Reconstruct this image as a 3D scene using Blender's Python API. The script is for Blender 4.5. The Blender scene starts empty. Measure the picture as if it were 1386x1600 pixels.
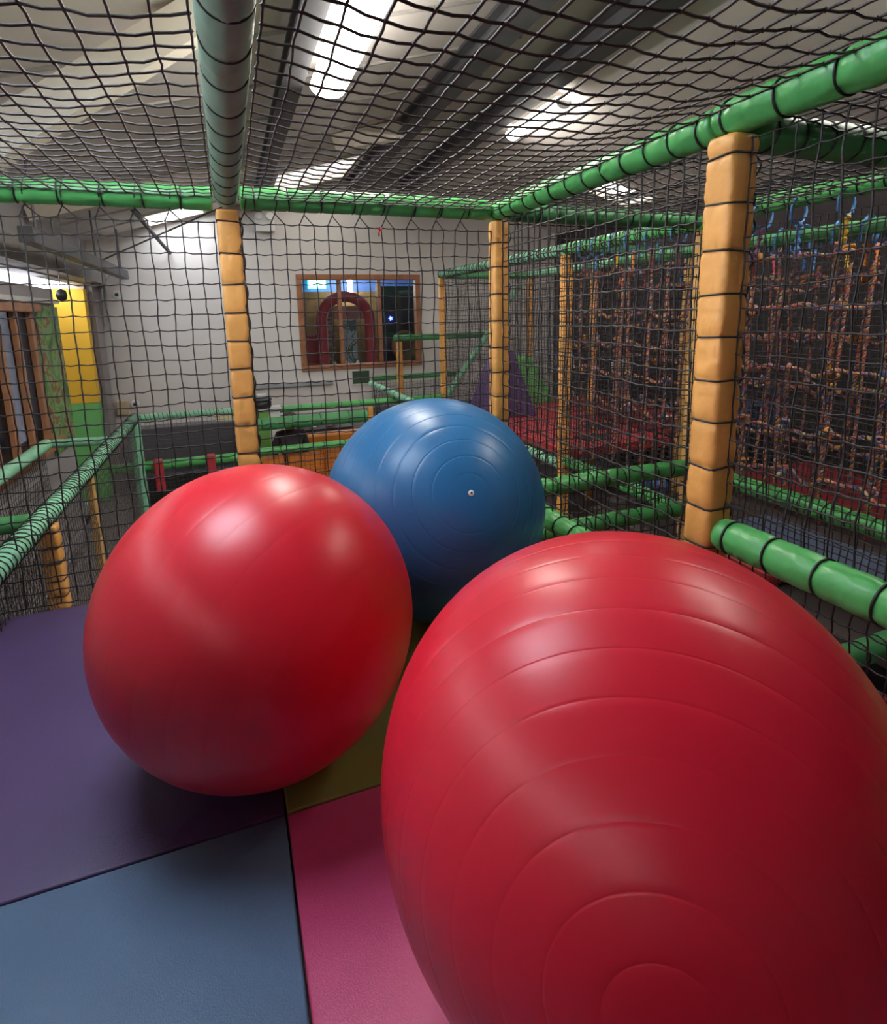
import bpy, bmesh, math, random
import numpy as np
from mathutils import Vector, Matrix, noise as mnoise

random.seed(7); np.random.seed(7)
S = bpy.context.scene
COL = S.collection
PI = math.pi

# ------------------------------------------------------------------ camera
cam_d = bpy.data.cameras.new('camera'); cam = bpy.data.objects.new('camera', cam_d); COL.objects.link(cam)
CR = Vector((0.9346, -0.3550, -0.0213)); CU = Vector((0.0851, 0.1657, 0.9825)); CF = Vector((0.3453, 0.9201, -0.1856))
CR.normalize(); CF = (CF - CF.dot(CR)*CR).normalized(); CU = CR.cross(CF)
cm = Matrix((CR, CU, -CF)).transposed().to_4x4(); cm.translation = (0, 0, 1.5); cam.matrix_world = cm
cam_d.sensor_fit = 'HORIZONTAL'; cam_d.sensor_width = 36; cam_d.lens = 36*878/1386
cam_d.shift_y = -145.5/1386; cam_d.clip_start = 0.02; cam_d.clip_end = 200
S.camera = cam

# ------------------------------------------------------------------ world, exposure
W = bpy.data.worlds.new('world'); S.world = W; W.use_nodes = True
bg = W.node_tree.nodes['Background']; bg.inputs[0].default_value = (0.86, 0.93, 1.0, 1); bg.inputs[1].default_value = 9.0
S.view_settings.view_transform = 'Standard'; S.view_settings.look = 'None'; S.view_settings.gamma = 1
S.view_settings.exposure = 1.5; S.view_settings.use_curve_mapping = False
LAMP = 20.0

# ------------------------------------------------------------------ materials
MATS = {}
def _bsdf(name):
    m = bpy.data.materials.new(name); m.use_nodes = True
    return m, m.node_tree, m.node_tree.nodes['Principled BSDF']
def mat(name, col, rough=.5, var=.0, vscale=4, bump=0, bscale=60, metal=0, spec=.5, coat=0):
    if name in MATS: return MATS[name]
    m, nt, b = _bsdf(name)
    b.inputs['Roughness'].default_value = rough; b.inputs['Metallic'].default_value = metal
    b.inputs['Specular IOR Level'].default_value = spec
    b.inputs['Coat Weight'].default_value = coat; b.inputs['Coat Roughness'].default_value = .25
    tc = nt.nodes.new('ShaderNodeTexCoord')
    c4 = (*col, 1)
    n = nt.nodes.new('ShaderNodeTexNoise'); n.inputs['Scale'].default_value = vscale; n.inputs['Detail'].default_value = 4
    nt.links.new(tc.outputs['Object'], n.inputs['Vector'])
    r = nt.nodes.new('ShaderNodeValToRGB')
    lo = tuple(max(0, c*(1-var)) for c in col); hi = tuple(min(1, c*(1+var)) for c in col)
    r.color_ramp.elements[0].color = (*lo, 1); r.color_ramp.elements[1].color = (*hi, 1)
    r.color_ramp.elements[0].position = .3; r.color_ramp.elements[1].position = .7
    nt.links.new(n.outputs['Fac'], r.inputs['Fac']); nt.links.new(r.outputs['Color'], b.inputs['Base Color'])
    if bump:
        n2 = nt.nodes.new('ShaderNodeTexNoise'); n2.inputs['Scale'].default_value = bscale; n2.inputs['Detail'].default_value = 3
        nt.links.new(tc.outputs['Object'], n2.inputs['Vector'])
        bp = nt.nodes.new('ShaderNodeBump'); bp.inputs['Strength'].default_value = bump; bp.inputs['Distance'].default_value = .02 if bscale < 40 else .01
        nt.links.new(n2.outputs['Fac'], bp.inputs['Height']); nt.links.new(bp.outputs['Normal'], b.inputs['Normal'])
    MATS[name] = m
    return m
def emit(name, col, strength):
    if name in MATS: return MATS[name]
    m, nt, b = _bsdf(name)
    b.inputs['Base Color'].default_value = (.8, .8, .8, 1)
    b.inputs['Emission Color'].default_value = (*col, 1); b.inputs['Emission Strength'].default_value = strength
    MATS[name] = m
    return m
def glass(name, tint=(.9, .95, .95), gloss=.12, rough=.02):
    if name in MATS: return MATS[name]
    m = bpy.data.materials.new(name); m.use_nodes = True; nt = m.node_tree; nt.nodes.clear()
    o = nt.nodes.new('ShaderNodeOutputMaterial'); mx = nt.nodes.new('ShaderNodeMixShader')
    t = nt.nodes.new('ShaderNodeBsdfTransparent'); t.inputs[0].default_value = (*tint, 1)
    g = nt.nodes.new('ShaderNodeBsdfGlossy'); g.inputs['Roughness'].default_value = rough
    mx.inputs[0].default_value = gloss
    nt.links.new(t.outputs[0], mx.inputs[1]); nt.links.new(g.outputs[0], mx.inputs[2]); nt.links.new(mx.outputs[0], o.inputs[0])
    MATS[name] = m
    return m
def ramp_mat(name, stops, scale=(1, 1, 1), nscale=3, rough=.6, constant=True, distort=1.0, bump=0):
    m, nt, b = _bsdf(name)
    tc = nt.nodes.new('ShaderNodeTexCoord'); mp = nt.nodes.new('ShaderNodeMapping'); mp.inputs['Scale'].default_value = scale
    n = nt.nodes.new('ShaderNodeTexNoise'); n.inputs['Scale'].default_value = nscale; n.inputs['Detail'].default_value = 3
    n.inputs['Distortion'].default_value = distort
    r = nt.nodes.new('ShaderNodeValToRGB'); r.color_ramp.interpolation = 'CONSTANT' if constant else 'LINEAR'
    el = r.color_ramp.elements
    while len(el) < len(stops): el.new(.5)
    for e, (p, c) in zip(el, stops): e.position = p; e.color = (*c, 1)
    nt.links.new(tc.outputs['Object'], mp.inputs[0]); nt.links.new(mp.outputs[0], n.inputs['Vector'])
    nt.links.new(n.outputs['Fac'], r.inputs['Fac']); nt.links.new(r.outputs['Color'], b.inputs['Base Color'])
    b.inputs['Roughness'].default_value = rough
    if bump:
        bp = nt.nodes.new('ShaderNodeBump'); bp.inputs['Strength'].default_value = bump
        nt.links.new(n.outputs['Fac'], bp.inputs['Height']); nt.links.new(bp.outputs['Normal'], b.inputs['Normal'])
    MATS[name] = m
    return m

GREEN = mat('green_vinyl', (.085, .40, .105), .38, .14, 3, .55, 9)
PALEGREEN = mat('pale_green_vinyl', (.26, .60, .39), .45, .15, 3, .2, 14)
DGREEN = mat('shaded_green_vinyl', (.06, .27, .09), .5, .15, 3, .2, 14)  # darker copy of the green vinyl, shade put into its colour
ORANGE = mat('orange_vinyl', (.78, .375, .095), .42, .12, 5, .55, 10)
TAN = mat('shaded_tan_vinyl', (.62, .36, .12), .5, .12, 5, .25, 16)  # orange dulled to tan, with shade mixed into the colour
REDV = mat('red_vinyl', (.42, .035, .045), .45, .1, 3, .2, 10)
BLUEV = mat('blue_vinyl', (.05, .11, .28), .5, .1, 3, .2, 10)
PURPV = mat('purple_vinyl', (.12, .06, .2), .5, .1, 3, .2, 10)
CORD = mat('black_cord', (.022, .018, .02), .55, .3, 40)
GREYCORD = mat('grey_cord', (.07, .058, .058), .6, .3, 40)
TIE = mat('cable_tie_black', (.012, .012, .013), .45)
WHITEP = mat('white_plastic', (.75, .75, .73), .4)
DARKP = mat('dark_plastic', (.02, .02, .022), .45)
WOOD = mat('brown_wood', (.33, .13, .06), .5, .25, 6, .2, 25)
STEEL = mat('dark_steel', (.10, .10, .11), .55, .2, 2)
CREAM = mat('cream_paint', (.72, .66, .56), .6, .1, 2)
MULTI = [ramp_mat('rope_strand_warm', [(0, (0.341, 0.0558, 0.0248)), (.42, (0.465, 0.198, 0.0248)), (.5, (0.0496, 0.031, 0.0868)), (.58, (0.434, 0.0992, 0.031))], nscale=9),
         ramp_mat('rope_strand_cool', [(0, (0.0372, 0.0992, 0.31)), (.42, (0.372, 0.0496, 0.0744)), (.5, (0.434, 0.279, 0.0496)), (.58, (0.0496, 0.0372, 0.124))], nscale=9),
         ramp_mat('rope_strand_light', [(0, (0.434, 0.26, 0.062)), (.42, (0.384, 0.155, 0.124)), (.5, (0.062, 0.124, 0.31)), (.58, (0.496, 0.372, 0.217))], nscale=9)]

# ------------------------------------------------------------------ mesh helpers
class MB:
    def __init__(s): s.v = []; s.f = []; s.mi = []
    def add(s, vs, fs, mi=0):
        k = len(s.v); s.v += [tuple(v) for v in vs]; s.f += [tuple(i+k for i in f) for f in fs]; s.mi += [mi]*len(fs); return s
    def box(s, c, d, mi=0, rot=None):
        hx, hy, hz = d[0]/2, d[1]/2, d[2]/2
        vs = [Vector((x*hx, y*hy, z*hz)) for x in (-1, 1) for y in (-1, 1) for z in (-1, 1)]
        if rot: vs = [rot @ v for v in vs]
        c = Vector(c)
        return s.add([v+c for v in vs], [(0,1,3,2),(4,6,7,5),(0,4,5,1),(2,3,7,6),(0,2,6,4),(1,5,7,3)], mi)
    def beam(s, a, b, w, h, mi=0):
        a = Vector(a); b = Vector(b); d = b-a; L = d.length; z = d.normalized()
        x = z.cross(Vector((0, 0, 1)));  x = x.normalized() if x.length > 1e-4 else Vector((1, 0, 0)); y = z.cross(x)
        R = Matrix((x, y, z)).transposed()
        return s.box((a+b)/2, (w, h, L), mi, R)
    def tube(s, pts, r, n=8, mi=0, cap=True, closed=False):
        pts = [Vector(p) for p in pts]; m = len(pts); rings = []
        up = None
        for i, p in enumerate(pts):
            if closed: t = pts[(i+1) % m]-pts[i-1]
            else: t = pts[min(i+1, m-1)]-pts[max(i-1, 0)]
            t.normalize()
            if up is None:
                up = Vector((0, 0, 1)) if abs(t.z) < .9 else Vector((1, 0, 0))
            x = t.cross(up).normalized(); y = x.cross(t).normalized(); up = y
            rr = r[i] if isinstance(r, (list, tuple)) else r
            rings.append([p + x*math.cos(2*PI*k/n)*rr + y*math.sin(2*PI*k/n)*rr for k in range(n)])
        vs = [v for R in rings for v in R]; fs = []
        for i in range(m if closed else m-1):
            j = (i+1) % m
            for k in range(n): fs.append((i*n+k, i*n+(k+1) % n, j*n+(k+1) % n, j*n+k))
        if cap and not closed: fs += [tuple(range(n))[::-1], tuple((m-1)*n+k for k in range(n))]
        return s.add(vs, fs, mi)
    def lathe(s, prof, n=24, mi=0, M=None):
        vs = []; fs = []; m = len(prof)
        for (r, z) in prof:
            for k in range(n): vs.append(Vector((r*math.cos(2*PI*k/n), r*math.sin(2*PI*k/n), z)))
        for i in range(m-1):
            for k in range(n): fs.append((i*n+k, i*n+(k+1) % n, (i+1)*n+(k+1) % n, (i+1)*n+k))
        fs += [tuple(range(n))[::-1], tuple((m-1)*n+k for k in range(n))]
        if M: vs = [M @ v for v in vs]
        return s.add(vs, fs, mi)
    def prism(s, poly, y0, y1, mi=0):
        n = len(poly)
        vs = [(x, y0, z) for x, z in poly]+[(x, y1, z) for x, z in poly]
        fs = [tuple(range(n)), tuple(range(n, 2*n))[::-1]]+[(i, i+n, (i+1) % n+n, (i+1) % n) for i in range(n)]
        return s.add(vs, fs, mi)
    def mesh(s, name, mats, smooth=False, bevel=0, bseg=2):
        me = bpy.data.meshes.new(name); me.from_pydata(s.v, [], s.f)
        mats = mats if isinstance(mats, (list, tuple)) else [mats]
        for m in mats: me.materials.append(m)
        if len(mats) > 1: me.polygons.foreach_set('material_index', s.mi)
        bm = bmesh.new(); bm.from_mesh(me); bmesh.ops.recalc_face_normals(bm, faces=bm.faces)
        if bevel: bmesh.ops.bevel(bm, geom=list(bm.edges), offset=bevel, segments=bseg, affect='EDGES', profile=.5)
        bm.to_mesh(me); bm.free()
        if smooth: me.polygons.foreach_set('use_smooth', [True]*len(me.polygons))
        me.update()
        return me
    def obj(s, name, mats, parent=None, smooth=False, bevel=0, loc=None, bseg=2):
        return link(name, s.mesh(name, mats, smooth, bevel, bseg), parent, loc)
def link(name, me, parent=None, loc=None, rot=None, scale=None):
    o = bpy.data.objects.new(name, me); COL.objects.link(o)
    if parent: o.parent = parent
    if loc is not None: o.location = loc
    if rot is not None: o.rotation_euler = rot
    if scale is not None: o.scale = scale
    return o
def tag(o, label, cat, group=None, kind=None):
    o['label'] = label; o['category'] = cat
    if group: o['group'] = group
    if kind: o['kind'] = kind
    return o
def struct(o, label=None):
    o['kind'] = 'structure'
    if label: o['label'] = label
    return o
def thing(name, label, cat, loc=(0, 0, 0), group=None, rot=None):
    o = bpy.data.objects.new(name, None); COL.objects.link(o); o.location = loc; o.empty_display_size = .05
    if rot is not None: o.rotation_euler = rot
    return tag(o, label, cat, group)
def quat_z(d):
    return Vector(d).normalized().to_track_quat('Z', 'Y')

# ------------------------------------------------------------------ room shell
FL = -1.4                                  # hall floor below the platform
XL, XR, YN, YF = -2.05, 6.8, -6.0, 11.0
RX, RS, RZ0 = 3.0, .28, 3.35               # ridge x, slope, height at x = 0
def roof_z(x): return RZ0+RS*x if x <= RX else RZ0+RS*RX-RS*(x-RX)

WALLM = mat('white_wall_paint', (.68, .63, .60), .8, .05, 1.2, .05, 30)
ROOFM = mat('grey_roof_panel', (.76, .71, .67), .8, .12, .8)
FLOORM = mat('hall_floor_boards', (.17, .145, .15), .5, .3, 2)
DARKW = mat('dark_or_shaded_wall', (.035, .028, .03), .85, .3, 2)
YELLOW = mat('yellow_paint', (.80, .47, .03), .6, .05, 1)
LEAFG = mat('leaf_green_paint', (.17, .52, .16), .6, .05, 1)

# floor with planks
fl = struct(MB().box(((XL+XR)/2, (YN+YF)/2, FL-.06), (XR-XL+.4, YF-YN+.4, .1)).obj('floor', FLOORM), 'grey brown hall floor below the platform')
pl = MB().box((0, 0, 0), (1.6, .148, .012)).mesh('floor_plank', mat('floor_plank_grey', (.22, .19, .195), .45, .25, 3), bevel=.002, bseg=1)
for i in range(30):
    for j in range(3):
        link('floor_plank', pl, fl, (-1.15+j*1.61-.4*(i % 2), 4.2+i*.152, FL-.004))

def wall_with_holes(name, axis, c, t, u0, u1, z0, z1, holes, m):
    """box wall in the plane axis=c; holes are (u0,u1,z0,z1) cut out by tiling the rest"""
    us = sorted({u0, u1, *[h[0] for h in holes], *[h[1] for h in holes]}); zs = sorted({z0, z1, *[h[2] for h in holes], *[h[3] for h in holes]})
    b = MB()
    for a0, a1 in zip(us, us[1:]):
        for b0, b1 in zip(zs, zs[1:]):
            mu, mz = (a0+a1)/2, (b0+b1)/2
            if any(h[0] < mu < h[1] and h[2] < mz < h[3] for h in holes): continue
            if axis == 0: b.box((c, mu, mz), (t, a1-a0, b1-b0))
            else: b.box((mu, c, mz), (a1-a0, t, b1-b0))
    return b.obj(name, m)
# far wall with the wood-framed window
WX0, WX1, WZ0, WZ1 = 1.26, 3.68, .45, 2.26
struct(wall_with_holes('wall_back', 1, YF+.1, .2, XL-.2, XR+.2, FL-.1, 4.5, [(WX0, WX1, WZ0, WZ1)], WALLM), 'white painted far wall with a wood framed window')
dd = MB().box((2.4, YF-.012, (FL-.2)/2-.1), (8.9, .02, 1.1)).obj('trim_1', mat('grey_dado_paint', (.30, .28, .30), .7)); struct(dd, 'grey dado along the foot of the white wall')
# left wall: windows at the left, clerestory strip along the eave
LW = [(6.0, 7.62, .17, 1.62), (4.2, 5.8, .17, 1.62)]
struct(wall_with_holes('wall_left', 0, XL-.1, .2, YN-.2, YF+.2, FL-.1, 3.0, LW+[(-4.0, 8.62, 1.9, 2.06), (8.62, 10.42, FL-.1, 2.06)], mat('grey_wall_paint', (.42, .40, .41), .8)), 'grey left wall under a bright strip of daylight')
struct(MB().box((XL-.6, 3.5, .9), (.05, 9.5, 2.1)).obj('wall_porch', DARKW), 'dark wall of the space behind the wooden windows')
struct(MB().box((XR+.1, (YN+YF)/2, .9), (.2, YF-YN+.4, 5.2)).obj('wall_right', DARKW), 'wall behind the rope nets, coloured dark for their shade')  # dark colour stands in for the shade among the dense nets
struct(wall_with_holes('wall_front', 1, YN-.1, .2, XL-.2, XR+.2, FL-.1, 4.5, [], mat('front_wall_paint', (.45, .42, .41), .8)), 'plain wall at the near end of the hall')

# roof: two slopes with skylight openings
SKY = [(.87, 2.2, 9.1, 10.55), (-1.08, -.2, 9.95, 10.85), (-1.1, -.05, 1.3, 2.5), (5.5, 6.5, 7.5, 8.25)]
def roof_slope(name, x0, x1, holes, label):
    xs = sorted({x0, x1, *[h[0] for h in holes], *[h[1] for h in holes]}); ys = sorted({YN-.2, YF+.2, *[h[2] for h in holes], *[h[3] for h in holes]})
    b = MB()
    for a0, a1 in zip(xs, xs[1:]):
        for c0, c1 in zip(ys, ys[1:]):
            mx, my = (a0+a1)/2, (c0+c1)/2
            if any(h[0] < mx < h[1] and h[2] < my < h[3] for h in holes): continue
            za, zb = roof_z(a0), roof_z(a1)
            b.add([(a0,c0,za),(a1,c0,zb),(a1,c1,zb),(a0,c1,za),(a0,c0,za+.1),(a1,c0,zb+.1),(a1,c1,zb+.1),(a0,c1,za+.1)],
                  [(0,1,2,3),(4,7,6,5),(0,4,5,1),(1,5,6,2),(2,6,7,3),(3,7,4,0)])
    return struct(b.obj(name, ROOFM), label)
c1 = roof_slope('ceiling', XL-.95, RX, SKY[:3], 'grey sloping roof lining rising from the left eave')
c2 = roof_slope('ceiling_right', RX, XR+.2, SKY[3:], 'grey sloping roof lining falling to the right')
# seams between roof sheets
rib = MB().box((0, 0, 0), (5.2, .035, .02)).mesh('roof_rib', mat('roof_rib_grey', (.50, .47, .45), .8, .1))
for k in range(12):
    y = -.2+k*.95
    o = link('roof_rib', rib, c1, (.47, y, roof_z(.47)-.008)); o.rotation_euler = (0, -math.atan(RS), 0)
PANE = glass('skylight_pane', (.95, .97, 1), .05, .3); PANE2 = glass('dimming_skylight_pane', (.45, .43, .40), .05, .3)  # second pane is tinted to cut the daylight on the far wall
for i, (a, b_, c, d) in enumerate(SKY):
    t = thing('skylight', ['broad white skylight in the roof above the far wall window', 'small bright skylight low in the roof left of the first post', 'square skylight in the roof above the red balls', 'bright skylight in the right roof slope above the rope nets'][i], 'skylight', ((a+b_)/2, c, roof_z((a+b_)/2)))
    M = MB(); za, zb = roof_z(a)+.09, roof_z(b_)+.09
    m0 = Vector(t.location)
    M.add([Vector(p)-m0 for p in ((a,c,za),(b_,c,zb),(b_,d,zb),(a,d,za),(a,c,za+.012),(b_,c,zb+.012),(b_,d,zb+.012),(a,d,za+.012))], [(0,1,2,3),(4,7,6,5),(0,4,5,1),(1,5,6,2),(2,6,7,3),(3,7,4,0)])
    M.obj('pane', (PANE2, glass('half_dimming_skylight_pane', (.78, .78, .78), .05, .3), PANE, PANE2)[i], t)  # lighter tint lets more daylight onto the left of the far wall
    F = MB()
    for p, q in (((a,c),(b_,c)),((b_,c),(b_,d)),((b_,d),(a,d)),((a,d),(a,c))):
        F.beam(Vector((p[0],p[1],roof_z(p[0])-.01))-m0, Vector((q[0],q[1],roof_z(q[0])-.01))-m0, .05, .05)
    F.obj('frame', CREAM, t)
# roof beams
def roof_beam(x, w, h, lab, y0=YN, y1=YF, m=STEEL):
    b = MB(); z = roof_z(x)
    b.box((0, 0, -h+.015), (w, y1-y0, .03)).box((0, 0, -.015), (w, y1-y0, .03)).box((0, 0, -h/2), (w*.35, y1-y0, h-.04))
    tag(b.obj('roof_beam', m, loc=(x, (y0+y1)/2, z-.01-(w/2)*RS)), lab, 'beam', 'dark steel roof beams')
roof_beam(.66, .17, .16, 'dark steel roof beam left of the long bright ceiling light')
roof_beam(2.42, .26, .18, 'broad dark steel roof beam between the two ceiling lights')
roof_beam(3.40, .3, .2, 'dark steel roof beam just left of the small far ceiling light')
t = thing('hanging_beam', 'short dark steel beam hung under the roof above the yellow pier', 'beam', (-1.53, 8.4, 2.16))
MB().box((0, 0, .07), (.12, 5.0, .14)).obj('bar', STEEL, t, bevel=.01)
for y in (-2.2, .3, 2.2): MB().tube([(0, y, .13), (0, y, roof_z(-1.53)-2.16)], .012, 6).obj('hanger', STEEL, t)
def rafter(y, x0, x1, lab, drop=.02, w=.12, h=.16):
    a = Vector((x0, y, roof_z(x0)-drop-h/2)); c = Vector((x1, y, roof_z(x1)-drop-h/2))
    t = MB(); t.beam((0, 0, 0), c-a, w, h); t.obj_ = tag(t.obj('rafter', CREAM, loc=a), lab, 'rafter', 'cream rafters')
rafter(7.9, -2.0, .5, 'cream rafter across the roof left of the overhead green beam')
rafter(7.7, 1.45, 2.9, 'cream rafter meeting the broad skylight', .02, .2, .2)
b = MB(); a = Vector((-2.0, 4.0, 1.86)); b.beam((0, 0, 0), Vector((.14, 4.0, 3.36))-a, .16, .2)
tag(b.obj('roof_brace', CREAM, loc=a), 'cream diagonal roof brace crossing the upper left corner', 'brace')
b = MB(); a = Vector((-1.12, 9.3, 3.03)); b.tube([(0, 0, 0), Vector((-.81, 10.95, 2.6))-a], .03, 8)
tag(b.obj('roof_stay', STEEL, loc=a), 'thin diagonal stay hanging below the small skylight', 'stay')
# eave fascia and tie rod
tag(MB().box((0, 0, 0), (.22, 12.8, .24)).obj('eave_beam', mat('eave_grey', (.30, .28, .26), .7, .15, 2), loc=(XL+.11, 4.6, 2.20)), 'grey eave beam above the bright daylight strip', 'beam')
tag(MB().tube([(0, 0, 0), (1.9, 0, .9)], .012, 6).obj('tie_rod', STEEL, loc=(-1.53, 9.0, 2.29)), 'thin dark tie rod rising from the left roof beam', 'rod')

# ------------------------------------------------------------------ ceiling lights
DIFF = emit('lit_diffuser', (1.0, .945, .86), LAMP)
def ceiling_light(x, y0, y1, z, w, lab, grp='ceiling lights'):
    t = thing('ceiling_light', lab, 'light', (x, (y0+y1)/2, z), grp); L = y1-y0
    MB().box((0, 0, .055), (w*.8, L*.97, .05)).obj('body', WHITEP, t, bevel=.008)
    n = 10; prof = [(w/2*math.cos(PI*k/n), -.09*math.sin(PI*k/n)+.03) for k in range(n+1)]
    MB().prism(prof, -L/2, L/2).obj('diffuser', DIFF, t)
    for s in (-1, 1): MB().prism([(p[0]*1.04, p[1]*1.05) for p in prof], s*(L/2+.01)-.01, s*(L/2+.01)+.01).obj('end_cap', WHITEP, t)
    rz = roof_z(x)-z
    if rz > .09:
        for s in (-1, 1): MB().tube([(0, s*L*.35, .08), (0, s*L*.35, rz)], .008, 6).obj('hanger', STEEL, t)
ceiling_light(.94, 3.1, 5.05, 3.32, .29, 'long bright ceiling light at the top of the picture')
ceiling_light(3.82, 6.05, 7.3, 3.83, .2, 'short bright ceiling light right of the broad dark roof beam')
ceiling_light(4.0, 1.0, 2.6, 3.78, .24, 'added unseen ceiling light above the right rope net')  # unseen lamp, added to keep the right rails bright

# ------------------------------------------------------------------ floor mats and platform
DECK = mat('plywood_deck', (.25, .17, .1), .7, .15, 4)
tag(MB().box((.02, 1.55, -.085), (3.15, 3.46, .06)).obj('platform_deck', DECK), 'plywood platform deck under the coloured mats', 'deck')
def floor_mat(x0, x1, y0, y1, col, lab, nm):
    m = mat(nm, col, .42, .07, 2.2, .16, 260)
    b = MB().box((0, 0, .0), (x1-x0, y1-y0, .055)); cx, cy = (x0+x1)/2, (y0+y1)/2
    o = b.obj('floor_mat', m, loc=(cx, cy, -.0275), bevel=.007, bseg=3, smooth=True)
    tag(o, lab, 'mat', 'foam floor mats')
CX, CY = .04, 1.557
floor_mat(-1.56, CX-.003, CY+.003, 3.30, (.075, .045, .125), 'dark purple vinyl floor mat at the far left', 'purple_mat_vinyl')
floor_mat(-1.56, CX-.003, -.2, CY-.003, (.10, .165, .265), 'slate blue vinyl floor mat at the near left', 'blue_mat_vinyl')
floor_mat(CX+.003, 1.59, CY+.003, 3.30, (.21, .215, .05), 'olive green vinyl floor mat under the blue ball', 'olive_mat_vinyl')
floor_mat(CX+.003, 1.59, -.2, CY-.003, (.55, .055, .165), 'pink vinyl floor mat beside the near red ball', 'pink_mat_vinyl')

# ------------------------------------------------------------------ exercise balls
def ball(c, R, axis, col, lab, nm, step, depth, valve=False, off=0):
    m, nt, b = _bsdf(nm)
    b.inputs['Base Color'].default_value = (*col, 1); b.inputs['Roughness'].default_value = .34
    b.inputs['Specular IOR Level'].default_value = .5
    b.inputs['Subsurface Weight'].default_value = 0
    tc = nt.nodes.new('ShaderNodeTexCoord'); n = nt.nodes.new('ShaderNodeTexNoise'); n.inputs['Scale'].default_value = 3.5; n.inputs['Detail'].default_value = 5
    mr = nt.nodes.new('ShaderNodeMapRange'); mr.inputs[3].default_value = .30; mr.inputs[4].default_value = .40
    nt.links.new(tc.outputs['Object'], n.inputs['Vector']); nt.links.new(n.outputs['Fac'], mr.inputs[0]); nt.links.new(mr.outputs[0], b.inputs['Roughness'])
    t = thing('exercise_ball', lab, 'ball', (c[0], c[1], 0), 'large exercise balls')
    th = set(np.linspace(0.004, PI-.004, 90))
    ring = [math.radians(off+step*k) for k in range(1, 40) if off+step*k < 178]
    w = .0055
    for r in ring: th |= {r-w, r-w*.45, r, r+w*.45, r+w}
    prof = []
    for a in sorted(th):
        if not .003 < a < PI-.003: continue
        g = max((1-abs(a-r)/w for r in ring if abs(a-r) < w), default=0)
        rr = R-depth*(g*g*(3-2*g)); prof.append((rr*math.sin(a), rr*math.cos(a)))
    s = MB().lathe(prof, 128).obj('shell', m, t, smooth=True, loc=(0, 0, R))
    s.rotation_mode = 'QUATERNION'; s.rotation_quaternion = quat_z(axis)
    if valve:
        v = MB().lathe([(.008, R-.004), (.012, R-.002), (.0125, R+.003), (.009, R+.006), (.005, R+.006)], 20).obj('valve', WHITEP, s, smooth=False)
        MB().lathe([(.0045, R+.004), (.0045, R+.0068)], 12).obj('valve_plug', DARKP, v)
ball((.025, 1.856), .509, (-.6, .75, .25), (.63, .012, .028), 'plain red exercise ball resting on the purple mat', 'red_ball_rubber', 12, .0002, off=3)
ball((.894, 2.531), .545, (-.03, -.91, .41), (.022, .145, .34), 'blue exercise ball with a white valve behind the red balls', 'blue_ball_rubber', 8.6, .0008, True)
ball((.709, .838), .517, (-.53, -.80, .20), (.68, .013, .034), 'nearest red exercise ball with ringed ridges on the pink mat', 'ribbed_red_ball_rubber', 8.4, .0005)

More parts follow.
